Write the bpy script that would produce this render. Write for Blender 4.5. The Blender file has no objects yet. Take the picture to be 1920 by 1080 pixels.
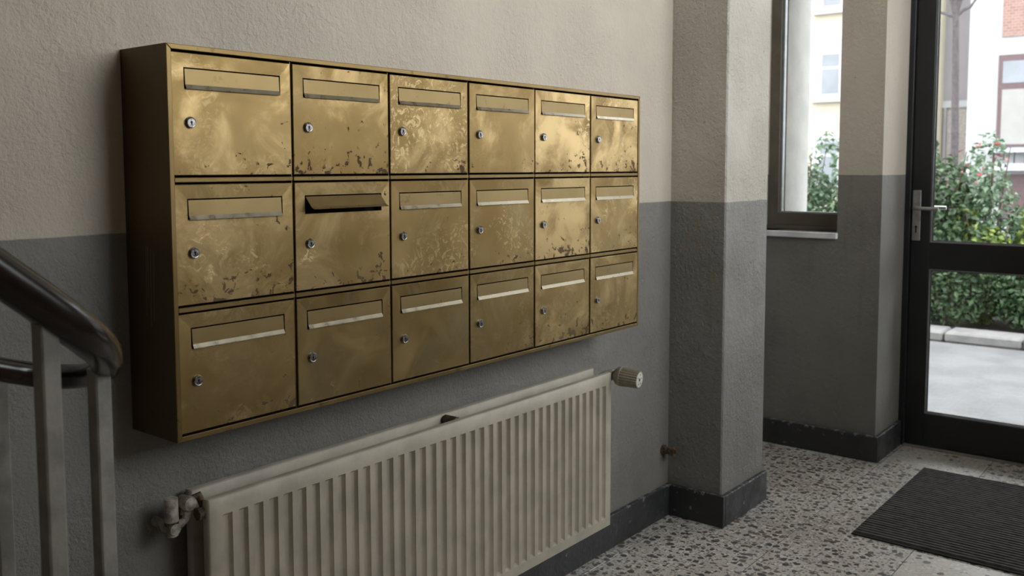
import bpy, bmesh, math, random
import numpy as np
from mathutils import Vector, Matrix

# ------------------------------------------------------------------ camera
SC = bpy.context.scene
COL = SC.collection
CAM = np.array([-1.052, -1.920, 1.484])
YAW, PITCH, ROLL, FPX, SY = 0.6750, 0.0775, -0.0018, 1742.14, -89.93

def cam_axes():
    f = np.array([math.cos(YAW)*math.cos(PITCH), math.sin(YAW)*math.cos(PITCH), -math.sin(PITCH)])
    r = np.cross(f, [0, 0, 1.0]); r /= np.linalg.norm(r)
    u = np.cross(r, f)
    return (r*math.cos(ROLL)+u*math.sin(ROLL), -r*math.sin(ROLL)+u*math.cos(ROLL), f)

AX_R, AX_U, AX_F = cam_axes()

def at(px, py, axis, val):
    """the point of a photo pixel's sight line on the plane coordinate[axis] = val"""
    d = AX_F + AX_R*(px-960)/FPX - AX_U*(py-540-SY)/FPX
    t = (val-CAM[axis])/d[axis]
    return Vector(CAM+t*d)

cd = bpy.data.cameras.new('camera')
cam = bpy.data.objects.new('camera', cd)
COL.objects.link(cam)
cd.sensor_width = 36.0
cd.lens = FPX/1920*36
cd.shift_y = SY/1920
cd.clip_start = 0.02
m = Matrix.Identity(4)
for i in range(3):
    m[i][0] = AX_R[i]; m[i][1] = AX_U[i]; m[i][2] = -AX_F[i]; m[i][3] = CAM[i]
cam.matrix_world = m
cd.dof.use_dof = True
cd.dof.focus_distance = 2.45
cd.dof.aperture_fstop = 5.0
SC.camera = cam

# ------------------------------------------------------------------ sky, exposure
world = bpy.data.worlds.new('overcast_sky')
SC.world = world
world.use_nodes = True
bg = world.node_tree.nodes['Background']
bg.inputs[0].default_value = (0.945, 0.97, 1.0, 1)
bg.inputs[1].default_value = 1.0
SC.view_settings.view_transform = 'Standard'
SC.view_settings.look = 'None'
SC.view_settings.gamma = 1.0
SC.view_settings.use_curve_mapping = False
SC.view_settings.exposure = 2.65
SC.cycles.use_denoising = True
SC.cycles.max_bounces = 12
SC.cycles.diffuse_bounces = 6
SC.cycles.transparent_max_bounces = 12
SC.cycles.sample_clamp_indirect = 6.0

def portal(loc, direction, sx, sy):
    l = bpy.data.lights.new('window_portal', 'AREA')
    l.shape = 'RECTANGLE'; l.size = sx; l.size_y = sy
    l.cycles.is_portal = True
    o = bpy.data.objects.new('window_portal', l); COL.objects.link(o)
    o.location = loc
    o.rotation_euler = Vector(direction).to_track_quat('-Z', 'Z').to_euler()
    return o

# room dimensions (metres)
X_PIL0, X_PIL1, P_PIL = 2.4166, 2.8283, 0.25
X3, X4, X5 = 3.6787, 4.085, 4.19
Y_REV = -0.476
Y_DOOR_END = -2.50
Y_OPP = -3.30
X_BACK = -4.0
Z_CEIL = 4.85
Z_DADO, Z_DADO2 = 1.3436, 1.445
BASE_H, BASE_T = 0.134, 0.02
Y_VEST = 0.42
DOOR_H, TRANS_H = 2.50, 3.25
OW = (0.5, 4.12, 1.85, 4.7)     # unseen window added opposite the mailboxes to light the hall: x0, x1, z0, z1

portal((X5+0.02, (Y_REV+Y_DOOR_END)/2, TRANS_H/2), (-1, 0, 0), abs(Y_DOOR_END-Y_REV), TRANS_H)
portal((X5+0.02, -0.05, 1.95), (-1, 0, 0), 0.42, 1.6)
portal(((OW[0]+OW[1])/2, Y_OPP-0.26, (OW[2]+OW[3])/2), (0, 1, 0), OW[1]-OW[0], OW[3]-OW[2])

# ------------------------------------------------------------------ helpers
random.seed(7)

def tag(o, label=None, cat=None, group=None, kind=None):
    if label: o['label'] = label
    if cat: o['category'] = cat
    if group: o['group'] = group
    if kind: o['kind'] = kind
    return o

def thing(name, loc=(0, 0, 0), rz=0.0):
    o = bpy.data.objects.new(name, None); COL.objects.link(o)
    o.location = loc; o.rotation_euler = (0, 0, rz); o.empty_display_size = 0.05
    return o

def link_mesh(name, me, mats, parent=None):
    if not isinstance(mats, (list, tuple)): mats = [mats]
    if not me.materials:
        for mm in mats: me.materials.append(mm)
    o = bpy.data.objects.new(name, me); COL.objects.link(o)
    if parent: o.parent = parent
    return o

def obj(name, bm, mats, parent=None, smooth=False, angle=35):
    me = bpy.data.meshes.new(name)
    bmesh.ops.recalc_face_normals(bm, faces=bm.faces)
    if smooth:
        for f in bm.faces: f.smooth = True
        for e in bm.edges:
            if len(e.link_faces) == 2 and e.calc_face_angle(0) > math.radians(angle): e.smooth = False
    bm.to_mesh(me); bm.free()
    return link_mesh(name, me, mats, parent)

def box(bm, lo, hi, bev=0.0, mi=0, seg=1):
    lo = Vector(lo); hi = Vector(hi)
    r = bmesh.ops.create_cube(bm, size=1.0)
    vs = r['verts']
    c = (lo+hi)/2; s = hi-lo
    for v in vs: v.co = Vector((c.x+v.co.x*s.x, c.y+v.co.y*s.y, c.z+v.co.z*s.z))
    fs = set(f for v in vs for f in v.link_faces)
    if bev > 0:
        es = list(set(e for f in fs for e in f.edges))
        rr = bmesh.ops.bevel(bm, geom=es, offset=bev, segments=seg, affect='EDGES', profile=0.5)
        fs = set(rr['faces']) | set(f for v in rr['verts'] for f in v.link_faces)
    for f in fs: f.material_index = mi
    return bm

def BB(lo, hi, bev=0.0):
    return box(bmesh.new(), lo, hi, bev)

def sweep(bm, path, profile, up=(0, 0, 1), closed_ends=True, mi=0, scales=None):
    """profile: list of (side, up) offsets swept along path"""
    pts = [Vector(p) for p in path]; rings = []
    for i, p in enumerate(pts):
        t = (pts[min(i+1, len(pts)-1)]-pts[max(i-1, 0)]).normalized()
        s = t.cross(Vector(up))
        if s.length < 1e-4: s = t.cross(Vector((0, 1, 0)))
        s.normalize(); u = s.cross(t)
        k = scales[i] if scales else 1.0
        rings.append([bm.verts.new(p+s*a*k+u*b*k) for a, b in profile])
    n = len(profile)
    for a, b in zip(rings[:-1], rings[1:]):
        for j in range(n):
            f = bm.faces.new((a[j], a[(j+1) % n], b[(j+1) % n], b[j])); f.material_index = mi
    if closed_ends:
        f = bm.faces.new(rings[0][::-1]); f.material_index = mi
        f = bm.faces.new(rings[-1]); f.material_index = mi
    return bm

def circ(r, n=12):
    return [(r*math.cos(2*math.pi*i/n), r*math.sin(2*math.pi*i/n)) for i in range(n)]

def lathe(bm, origin, axis, prof, n=20, mi=0):
    """prof: list of (distance along axis, radius)"""
    axis = Vector(axis).normalized(); o = Vector(origin)
    a = axis.orthogonal().normalized(); b = axis.cross(a)
    rings = []
    for d, r in prof:
        if r < 1e-6: rings.append([bm.verts.new(o+axis*d)])
        else: rings.append([bm.verts.new(o+axis*d+(a*math.cos(2*math.pi*i/n)+b*math.sin(2*math.pi*i/n))*r) for i in range(n)])
    for A, B in zip(rings[:-1], rings[1:]):
        for j in range(n):
            j2 = (j+1) % n
            if len(A) == 1 and len(B) == 1: continue
            if len(A) == 1: f = bm.faces.new((A[0], B[j], B[j2]))
            elif len(B) == 1: f = bm.faces.new((A[j], A[j2], B[0]))
            else: f = bm.faces.new((A[j], A[j2], B[j2], B[j]))
            f.material_index = mi
    for R in (rings[0], rings[-1]):
        if len(R) > 1:
            f = bm.faces.new(R); f.material_index = mi
    return bm

# ------------------------------------------------------------------ materials
class NT:
    def __init__(s, name):
        s.m = bpy.data.materials.new(name); s.m.use_nodes = True
        s.t = s.m.node_tree; s.n = s.t.nodes; s.b = s.n['Principled BSDF']; s.out = s.n['Material Output']
    def node(s, kind, **kw):
        nd = s.n.new(kind)
        for k, v in kw.items(): setattr(nd, k, v)
        return nd
    def link(s, a, b): s.t.links.new(a, b)
    def put(s, sock, v):
        if hasattr(v, 'is_output') or hasattr(v, 'links'): s.link(v, sock)
        else: sock.default_value = v
    def math(s, op, a, b=0.0, c=None, clamp=False):
        nd = s.node('ShaderNodeMath', operation=op, use_clamp=clamp)
        s.put(nd.inputs[0], a); s.put(nd.inputs[1], b)
        if c is not None: s.put(nd.inputs[2], c)
        return nd.outputs[0]
    def noise(s, vec, scale, detail=4, rough=0.55, dist=0.0):
        nd = s.node('ShaderNodeTexNoise')
        if vec is not None: s.link(vec, nd.inputs['Vector'])
        nd.inputs['Scale'].default_value = scale; nd.inputs['Detail'].default_value = detail
        nd.inputs['Roughness'].default_value = rough; nd.inputs['Distortion'].default_value = dist
        return nd.outputs['Fac']
    def ramp(s, v, a, b, lo=0.0, hi=1.0):
        nd = s.node('ShaderNodeMapRange', interpolation_type='SMOOTHSTEP')
        s.put(nd.inputs['Value'], v)
        nd.inputs['From Min'].default_value = a; nd.inputs['From Max'].default_value = b
        nd.inputs['To Min'].default_value = lo; nd.inputs['To Max'].default_value = hi
        return nd.outputs[0]
    def mix(s, f, a, b, mode='MIX'):
        nd = s.node('ShaderNodeMix', data_type='RGBA', blend_type=mode)
        s.put(nd.inputs[0], f)
        for sock, v in ((nd.inputs[6], a), (nd.inputs[7], b)):
            s.put(sock, tuple(v)+(1,) if isinstance(v, (tuple, list)) and len(v) == 3 else v)
        return nd.outputs[2]
    def bump(s, h, dist, strength=1.0, prev=None):
        nd = s.node('ShaderNodeBump')
        nd.inputs['Strength'].default_value = strength; nd.inputs['Distance'].default_value = dist
        s.put(nd.inputs['Height'], h)
        if prev is not None: s.link(prev, nd.inputs['Normal'])
        return nd.outputs[0]
    def pos(s): return s.node('ShaderNodeNewGeometry').outputs['Position']
    def objc(s): return s.node('ShaderNodeTexCoord').outputs['Object']
    def sep(s, v):
        nd = s.node('ShaderNodeSeparateXYZ'); s.link(v, nd.inputs[0]); return nd.outputs
    def scale(s, v, k):
        nd = s.node('ShaderNodeVectorMath', operation='MULTIPLY'); s.link(v, nd.inputs[0])
        nd.inputs[1].default_value = k; return nd.outputs[0]
    def base(s, col): s.put(s.b.inputs['Base Color'], tuple(col)+(1,) if isinstance(col, (tuple, list)) and len(col) == 3 else col)
    def setp(s, **kw):
        for k, v in kw.items():
            s.put(s.b.inputs[{'rough': 'Roughness', 'metal': 'Metallic', 'spec': 'Specular IOR Level', 'normal': 'Normal'}[k]], v)
        return s

def plain(name, col, rough=0.5, metal=0.0, spec=0.5, var=0.12, vscale=20.0, bump=0.0):
    t = NT(name)
    p = t.objc()
    f = t.noise(p, vscale, 5)
    c2 = tuple(max(0, c*(1-var*2)) for c in col)
    t.base(t.mix(t.ramp(f, .35, .65), c2, tuple(min(1, c*(1+var*.6)) for c in col)))
    t.setp(rough=t.ramp(f, .3, .7, max(.05, rough-.07), min(1, rough+.07)), metal=metal, spec=spec)
    if bump: t.setp(normal=t.bump(t.noise(p, vscale*6, 3), bump))
    return t.m

def wall_material(name, zd, rough_plaster=1.0, chips=0.0, upper=(.62, .55, .458), lower=(.245, .230, .209)):
    t = NT(name); p = t.pos(); xyz = t.sep(p)
    wob = t.math('MULTIPLY', t.math('SUBTRACT', t.noise(p, 9, 3), .5), .008)
    low = t.ramp(t.math('ADD', xyz[2], wob), zd-.0015, zd+.0015, 1.0, 0.0)
    big = t.noise(p, 2.2, 5, .6)
    streak = t.noise(t.scale(p, (14, 14, 1.3)), 1.0, 5, .6)
    up = t.mix(t.ramp(big, .3, .72), tuple(c*.90 for c in upper), upper)
    up = t.mix(t.ramp(streak, .58, .8, 0, .35), up, tuple(c*.78 for c in upper))
    lo = t.mix(t.ramp(big, .3, .7), tuple(c*.86 for c in lower), tuple(c*1.08 for c in lower))
    lo = t.mix(t.ramp(streak, .56, .8, 0, .5), lo, (lower[0]*.72, lower[1]*.68, lower[2]*.62))
    col = t.mix(low, up, lo)
    if chips:
        ch = t.math('MULTIPLY', t.ramp(t.noise(p, 13, 6, .65), .70-.08*chips, .715-.08*chips), low)
        col = t.mix(ch, col, (.30, .26, .20))
    # small dark nicks
    nick = t.math('MULTIPLY', t.ramp(t.noise(p, 38, 2), .735, .76), .5)
    col = t.mix(nick, col, (.12, .11, .10))
    t.base(col)
    patch = t.ramp(t.noise(p, 3.1, 3), .32, .62, .35, 1.0)
    h1 = t.noise(t.scale(p, (1, 1, .8)), 55, 5, .6, .4)
    h2 = t.noise(p, 140, 4, .6)
    h3 = t.noise(p, 5, 3)
    h = t.math('ADD', t.math('MULTIPLY', t.math('ADD', h1, t.math('MULTIPLY', h2, .45)), patch), t.math('MULTIPLY', h3, 1.2))
    t.setp(normal=t.bump(h, .0075*rough_plaster, 1.0), rough=t.math('SUBTRACT', .88, t.math('MULTIPLY', low, .33)), spec=.4)
    return t.m

M_WALL = wall_material('plaster_two_tone', Z_DADO, 1.0, .35)
M_PILLAR = wall_material('pillar_plaster', Z_DADO, 1.7, 1.0, upper=(.61, .562, .492), lower=(.30, .287, .268))
M_WALL2 = wall_material('vestibule_plaster', Z_DADO2, .45, .5)
M_CEIL = plain('ceiling_paint', (.80, .78, .74), .9, var=.03, vscale=3)
M_EXT = plain('exterior_render', (.50, .495, .48), .9, var=.06, vscale=6, bump=.002)

def terrazzo(name, density=1.0):
    t = NT(name); p = t.pos()
    wv = t.node('ShaderNodeVectorMath', operation='ADD')
    nn = t.node('ShaderNodeTexNoise'); t.link(p, nn.inputs['Vector']); nn.inputs['Scale'].default_value = 45; nn.inputs['Detail'].default_value = 2
    t.link(p, wv.inputs[0]); t.link(t.scale(nn.outputs['Color'], (.022, .022, .0)), wv.inputs[1])
    def chips(scale, thr):
        v = t.node('ShaderNodeTexVoronoi', voronoi_dimensions='2D'); v.inputs['Scale'].default_value = scale; t.link(wv.outputs[0], v.inputs['Vector'])
        s = t.node('ShaderNodeSeparateColor'); t.link(v.outputs['Color'], s.inputs[0])
        size = t.math('ADD', t.math('MULTIPLY', s.outputs[0], .30), .15)
        d = t.math('SUBTRACT', size, v.outputs['Distance'])
        inside = t.ramp(d, 0, .05)
        on = t.math('GREATER_THAN', s.outputs[1], thr)
        return t.math('MULTIPLY', inside, on), s.outputs[2]
    big = t.noise(p, 3.0, 4)
    base = t.mix(t.ramp(big, .3, .7), (.54, .50, .45), (.68, .65, .61))
    base = t.mix(t.ramp(t.noise(p, 60, 3), .45, .62, 0, .45), base, (.46, .39, .32))
    c0, r0 = chips(40, .45)
    base = t.mix(t.math('MULTIPLY', c0, .7), base, (.80, .78, .74))
    c1, r1 = chips(29, 1-.76*density)
    dark = t.mix(r1, (.035, .036, .040), (.17, .145, .125))
    col = t.mix(t.math('MULTIPLY', c1, .92), base, dark)
    c2, r2 = chips(70, 1-.60*density)
    col = t.mix(t.math('MULTIPLY', c2, .75), col, (.12, .11, .105))
    t.base(col)
    t.setp(rough=t.ramp(t.noise(p, 7, 5), .3, .7, .28, .5), spec=.5, normal=t.bump(t.noise(p, 90, 3), .0006))
    return t.m
M_TERR = terrazzo('terrazzo')
M_TERR_PALE = terrazzo('terrazzo_worn', .22)
M_GROUT = plain('grout', (.13, .12, .11), .9)

def base_stone():
    t = NT('black_plinth'); p = t.pos()
    n = t.noise(p, 30, 6, .7)
    edge = t.ramp(t.sep(p)[2], .112, .140, 0, .13)
    sc = t.ramp(t.math('ADD', n, edge), .635, .67)
    t.base(t.mix(sc, t.mix(t.noise(p, 6, 4), (.028, .029, .031), (.062, .063, .065)), (.26, .26, .25)))
    t.setp(rough=t.ramp(t.noise(p, 14, 4), .3, .7, .35, .6), normal=t.bump(t.noise(p, 60, 4), .002))
    return t.m
M_BASE = base_stone()

def brass(name, kind='door'):
    t = NT(name); o = t.objc()
    info = t.node('ShaderNodeObjectInfo')
    rv = t.node('ShaderNodeVectorMath', operation='SCALE'); rv.inputs[0].default_value = (17.3, 5.1, 11.7); t.link(info.outputs['Random'], rv.inputs['Scale'])
    av = t.node('ShaderNodeVectorMath', operation='ADD'); t.link(o, av.inputs[0]); t.link(rv.outputs[0], av.inputs[1])
    v = av.outputs[0]
    tone = t.noise(v, 5.0, 3, .5)
    tarn = t.mix(t.ramp(tone, .3, .7), (.250, .166, .064), (.340, .238, .106))
    if kind == 'door':
        s = t.node('ShaderNodeSeparateColor'); t.link(info.outputs['Color'], s.inputs[0])
        polish, dirt, scuff = s.outputs[0], s.outputs[1], s.outputs[2]
        xyz = t.sep(o)
        # worn bright patches
        pa = t.noise(v, 7.5, 6, .62, .6)
        pm = t.ramp(t.math('ADD', pa, t.math('MULTIPLY', t.math('SUBTRACT', polish, .5), .28)), .42, .70)
        col = t.mix(pm, tarn, (.545, .392, .192))
        # swirly rubbed scuffs inside a blob
        blob = t.ramp(t.noise(v, 4.5, 2), .52, .62)
        sw = t.noise(v, 30, 6, .7, 2.2)
        sm = t.math('MULTIPLY', t.math('MULTIPLY', t.ramp(sw, .52, .60), blob), scuff)
        col = t.mix(sm, col, (.66, .51, .275))
        sm2 = t.math('MULTIPLY', t.math('MULTIPLY', t.ramp(sw, .42, .36), blob), t.math('MULTIPLY', scuff, .5))
        col = t.mix(sm2, col, (.24, .17, .07))
        # brown corrosion spots, thickest at the foot of the door
        foot = t.ramp(xyz[2], -.13, -.02, .11, 0.0)
        side = t.math('MULTIPLY', t.math('SUBTRACT', xyz[0], .15), .25)
        sp = t.noise(v, 42, 5, .65, .5)
        st = t.math('ADD', t.math('ADD', sp, foot), t.math('ADD', side, t.math('MULTIPLY', t.math('SUBTRACT', dirt, .5), .09)))
        stn = t.ramp(st, .690, .722)
        col = t.mix(t.math('MULTIPLY', stn, .85), col, (.070, .040, .016))
        # grey-green tarnish clouds
        cl = t.ramp(t.noise(v, 3.4, 5, .6), .55, .70, 0, .45)
        col = t.mix(cl, col, (.30, .25, .13))
        t.base(col)
        r = t.math('ADD', t.ramp(pa, .3, .7, .52, .36), t.math('MULTIPLY', stn, .35))
        t.setp(rough=r, metal=t.math('SUBTRACT', 1.0, t.math('MULTIPLY', stn, .6)))
        h = t.math('ADD', t.math('MULTIPLY', t.noise(v, 4, 2), 1.7), t.math('ADD', t.math('MULTIPLY', sm, .10), t.math('MULTIPLY', stn, -.10)))
        t.setp(normal=t.bump(h, .0022))
    else:
        sp = t.ramp(t.noise(v, 30, 6, .7), .60, .66)
        k = {'case': 1.0, 'side': .50, 'flap': .85}[kind]
        col = t.mix(t.math('MULTIPLY', sp, .6), tarn, (.10, .065, .03))
        if kind == 'case': col = t.mix(.35, col, (.14, .095, .038))
        if kind == 'flap': col = t.mix(.55, col, (.225, .170, .085))
        if kind == 'side':
            col = t.mix(.82, col, (.075, .054, .024))
            xyz = t.sep(o)
            scr = None
            for yy, z0, z1 in ((-.075, .26, .41), (-.092, .24, .405), (-.083, .30, .41), (-.104, .25, .40)):
                ln = t.math('LESS_THAN', t.math('ABSOLUTE', t.math('ADD', t.math('SUBTRACT', xyz[1], yy), t.math('MULTIPLY', t.math('SUBTRACT', xyz[2], z0), .03))), .0007)
                zz = t.math('MULTIPLY', t.math('GREATER_THAN', xyz[2], z0), t.math('LESS_THAN', xyz[2], z1))
                ln = t.math('MULTIPLY', ln, zz)
                scr = ln if scr is None else t.math('MAXIMUM', scr, ln)
            col = t.mix(t.math('MULTIPLY', scr, .55), col, (.45, .36, .22))
        t.base(col)
        t.setp(rough={'case': .44, 'side': .5, 'flap': .42}[kind], metal=.95 if kind != 'side' else .6)
        t.setp(normal=t.bump(t.noise(v, 9, 3), .0012))
    return t.m
M_BRASS = brass('brass_door')
M_BRASS_CASE = brass('brass_case', 'case')
M_BRASS_SIDE = brass('brass_side', 'side')
M_BRASS_FLAP = brass('brass_flap', 'flap')
M_LIP = plain('flap_lip_polished', (.28, .245, .18), .32, 1.0, var=.05, vscale=25)
M_CHROME = plain('lock_nickel', (.42, .40, .385), .32, 1.0, var=.18, vscale=120)
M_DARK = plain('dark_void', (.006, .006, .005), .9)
M_RAD = plain('radiator_enamel', (.47, .42, .338), .42, var=.07, vscale=12, bump=.0004)
M_RADPIPE = plain('radiator_pipe_paint', (.46, .41, .34), .5, var=.25, vscale=40, bump=.002)
M_KNOB = plain('thermostat_plastic', (.36, .315, .24), .45, var=.1)
M_KNOBFACE = plain('thermostat_face', (.66, .63, .57), .45, var=.1)
M_RUST = plain('rusty_brass', (.17, .115, .07), .6, .3, var=.35, vscale=80)
M_ANTH = plain('anthracite_aluminium', (.022, .023, .025), .42, 0, var=.1, vscale=5)
M_BEAD = plain('glazing_bead', (.52, .54, .56), .35, .6, var=.08)
M_GASKET = plain('rubber_gasket', (.010, .010, .010), .6)
M_STEEL = plain('satin_aluminium', (.60, .59, .57), .36, .9, var=.1, vscale=30)
M_WINFR = plain('brown_window_frame', (.155, .135, .105), .5, 0, var=.1, vscale=8)
M_SILL = plain('pale_sill', (.86, .87, .90), .35, 0, var=.08, vscale=10)
M_MAT = plain('mat_rubber', (.022, .022, .024), .75, var=.2, vscale=14, bump=.001)
M_MATRIB = plain('mat_pile', (.115, .112, .111), .95, var=.16, vscale=30, bump=.002)
def wood():
    t = NT('dark_handrail_wood'); o = t.objc()
    g = t.noise(t.scale(o, (3, 30, 30)), 2.0, 5, .6)
    t.base(t.mix(g, (.006, .004, .003), (.026, .013, .008)))
    t.setp(rough=.20, spec=.5); t.b.inputs['Coat Weight'].default_value = .25; t.b.inputs['Coat Roughness'].default_value = .22
    return t.m
M_WOOD = wood()
M_BALU = plain('baluster_grey_paint', (.34, .32, .29), .5, var=.12, vscale=18, bump=.0008)

def glass_mat():
    t = NT('clear_pane'); t.n.remove(t.b)
    tr = t.node('ShaderNodeBsdfTransparent'); tr.inputs[0].default_value = (.975, .985, .98, 1)
    gl = t.node('ShaderNodeBsdfGlossy'); gl.inputs['Roughness'].default_value = .02
    fr = t.node('ShaderNodeFresnel'); fr.inputs[0].default_value = 1.45
    mx = t.node('ShaderNodeMixShader')
    t.link(fr.outputs[0], mx.inputs[0]); t.link(tr.outputs[0], mx.inputs[1]); t.link(gl.outputs[0], mx.inputs[2])
    t.link(mx.outputs[0], t.out.inputs[0])
    return t.m
M_GLASS = glass_mat()

# ------------------------------------------------------------------ room shell
def structure(o, label, cat):
    return tag(o, label, cat, kind='structure')

bm = BB((X_BACK, 0, 0), (X_PIL0+.02, .30, Z_CEIL))
structure(obj('wall_left', bm, M_WALL), 'two-tone plaster wall, beige above grey, behind the brass mailboxes', 'wall')
bm = bmesh.new()
box(bm, (X_PIL0, -P_PIL, 0), (X_PIL1, Y_VEST+.1, Z_CEIL), .006)
structure(obj('wall_pillar', bm, M_PILLAR), 'square plastered pillar with chipped grey dado between radiator and window', 'pillar')
bm = BB((X_PIL1, Y_VEST, 0), (X3+.05, Y_VEST+.2, Z_CEIL))
structure(obj('wall_vestibule', bm, M_WALL2), 'short plaster wall hidden behind the square pillar', 'wall')

# window wall with the window opening and the door opening beside it
WY0, WY1, WZ0, WZ1 = -0.258, 0.165, 1.150, 2.75
bm = bmesh.new()
for lo, hi in (((X3, Y_REV, 0), (X5, Y_VEST+.2, WZ0)), ((X3, Y_REV, WZ1), (X5, Y_VEST+.2, Z_CEIL)),
               ((X3, Y_REV, WZ0), (X5, WY0, WZ1)), ((X3, WY1, WZ0), (X5, Y_VEST+.2, WZ1)),
               ((X3, Y_DOOR_END, TRANS_H), (X5, Y_REV, Z_CEIL)), ((X3, Y_OPP, 0), (X5, Y_DOOR_END, Z_CEIL))):
    box(bm, lo, hi, 0)
bmesh.ops.remove_doubles(bm, verts=bm.verts, dist=1e-5)
structure(obj('wall_front', bm, [M_WALL2]), 'entrance wall with grey dado holding the narrow window and glazed door', 'wall')
bm = bmesh.new()
for lo, hi in (((X5, Y_REV, -.1), (X5+.03, WY0, 4.2)), ((X5, WY1, -.1), (X5+.03, 4.0, 4.2)), ((X5, WY0, -.1), (X5+.03, WY1, WZ0-.02)), ((X5, WY0, WZ1), (X5+.03, WY1, 4.2)),
               ((X3+.22, WY1-.055, WZ0), (X5+.03, WY1, WZ1))):
    box(bm, lo, hi)
structure(obj('wall_exterior', bm, M_EXT), 'pale outside plaster and window reveal seen through the narrow window', 'wall')

# wall opposite the mailboxes, with the long window added to let daylight in
bm = bmesh.new()
for lo, hi in (((X_BACK, Y_OPP-.3, 0), (X5, Y_OPP, OW[2])), ((X_BACK, Y_OPP-.3, OW[3]), (X5, Y_OPP, Z_CEIL)),
               ((X_BACK, Y_OPP-.3, OW[2]), (OW[0], Y_OPP, OW[3])), ((OW[1], Y_OPP-.3, OW[2]), (X5, Y_OPP, OW[3]))):
    box(bm, lo, hi)
structure(obj('wall_right', bm, M_WALL), 'plaster wall opposite the mailboxes with a long high window added for daylight', 'wall')
structure(obj('wall_back', BB((X_BACK-.2, Y_OPP-.3, 0), (X_BACK, .3, Z_CEIL)), M_WALL), 'plaster end wall of the stair hall behind the handrail', 'wall')
structure(obj('ceiling', BB((X_BACK-.2, Y_OPP-.3, Z_CEIL), (X5, Y_VEST+.2, Z_CEIL+.2)), M_CEIL), 'plain off-white ceiling of the entrance hall', 'ceiling')

# floor: slab with grout, one object for each terrazzo tile
fl = thing('floor')
structure(fl, 'grey terrazzo tile floor of the entrance hall', 'floor')
obj('screed', BB((X_BACK, Y_OPP, -.12), (X5, Y_VEST, -.0022)), M_GROUT, fl)
TX0, TXP, TY0, TYP, G = 2.655, .3525, -.506, .440, .0016
i0 = math.floor((X_BACK-TX0)/TXP); i1 = math.ceil((X5-TX0)/TXP)
j0 = math.floor((Y_OPP-TY0)/TYP); j1 = math.ceil((Y_VEST-TY0)/TYP)
for i in range(i0, i1):
    for j in range(j0, j1):
        a0, a1 = max(X_BACK, TX0+i*TXP+G), min(X5, TX0+(i+1)*TXP-G)
        b0, b1 = max(Y_OPP, TY0+j*TYP+G), min(Y_VEST, TY0+(j+1)*TYP-G)
        if a1-a0 < .01 or b1-b0 < .01: continue
        pale = (i == -1 and j <= -2) or (i in (3, 4) and j == -1)
        o = obj('tile', box(bmesh.new(), (a0, b0, -.02), (a1, b1, random.uniform(-.0004, 0)), .0012), M_TERR_PALE if pale else M_TERR, fl)

# plinth boards
def plinth(name, lo, hi, label):
    structure(obj(name, box(bmesh.new(), lo, hi, .003), M_BASE), label, 'baseboard')
plinth('baseboard_left', (X_BACK, -BASE_T, 0), (X_PIL0-BASE_T, 0, BASE_H), 'scuffed black plinth under the radiator')
plinth('baseboard_pillar', (X_PIL0-BASE_T, -P_PIL-BASE_T, 0), (X_PIL0, 0, BASE_H), 'chipped black plinth on the shaded face of the pillar')
plinth('baseboard_pillar_side', (X_PIL0, -P_PIL-BASE_T, 0), (X_PIL1+.005, -P_PIL, BASE_H-.002), 'worn black plinth on the lit rough face of the pillar')
plinth('baseboard_front', (X3-BASE_T, Y_REV-BASE_T, 0), (X3, Y_VEST, BASE_H), 'black plinth below the narrow window')
plinth('baseboard_reveal', (X3, Y_REV-BASE_T, 0), (X4-.03, Y_REV, BASE_H), 'short black plinth along the door reveal')

# ------------------------------------------------------------------ narrow window
XF = 3.80
w = thing('window_1', (XF, 0, WZ0))
structure(w, 'narrow window with brown frame beside the glazed door', 'window')
def wpart(name, lo, hi, mat, par=w, bev=.002):
    o = obj(name, box(bmesh.new(), (lo[0]-XF, lo[1], lo[2]-WZ0), (hi[0]-XF, hi[1], hi[2]-WZ0), bev), mat, par); return o
wpart('frame_stile', (XF, .108, 1.172), (XF+.06, WY1, WZ1), M_WINFR)
wpart('frame_stile', (XF, WY0, 1.172), (XF+.06, -.236, WZ1), M_WINFR)
wpart('bottom_rail', (XF, -.236, 1.172), (XF+.06, .108, 1.240), M_WINFR)
wpart('top_rail', (XF, -.236, WZ1-.07), (XF+.06, .108, WZ1), M_WINFR)
wpart('glazing_bead', (XF+.022, .098, 1.240), (XF+.050, .108, WZ1-.07), M_BEAD, bev=0)
wpart('glazing_bead', (XF+.022, -.236, 1.240), (XF+.050, .098, 1.247), M_BEAD, bev=0)
wpart('pane', (XF+.030, -.236, 1.247), (XF+.036, .098, WZ1-.07), M_GLASS, bev=0)
wpart('lower_trim', (XF-.02, WY0, 1.152), (XF+.06, WY1, 1.172), M_WINFR)
s_ = obj('sill', box(bmesh.new(), (X3-.018-XF, WY0-.004, -.032), (XF-.02-XF, WY1, 0), .004), M_SILL, w)
tag(s_, 'pale blue-white window sill')

# ------------------------------------------------------------------ unseen high window, added opposite for daylight
w = thing('added_window', ((OW[0]+OW[1])/2, Y_OPP-.15, OW[2]))
structure(w, 'long high window added in the wall opposite the mailboxes to bring in daylight', 'window')
hw = (OW[1]-OW[0])/2; hh = OW[3]-OW[2]
for lo, hi in (((-hw, 0, 0), (hw, .06, .06)), ((-hw, 0, hh-.06), (hw, .06, hh))):
    obj('frame_rail', BB((lo[0], -.03, lo[2]), (hi[0], .03, hi[2])), M_WINFR, w)
for k in range(4):
    x = -hw+.03+k*(2*hw-.06)/3
    obj('mullion', BB((x-.03, -.03, .06), (x+.03, .03, hh-.06)), M_WINFR, w)
    if k < 3:
        obj('pane', BB((x+.03, -.003, .06), (x+(2*hw-.06)/3-.03, .003, hh-.06)), M_GLASS, w)

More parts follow.
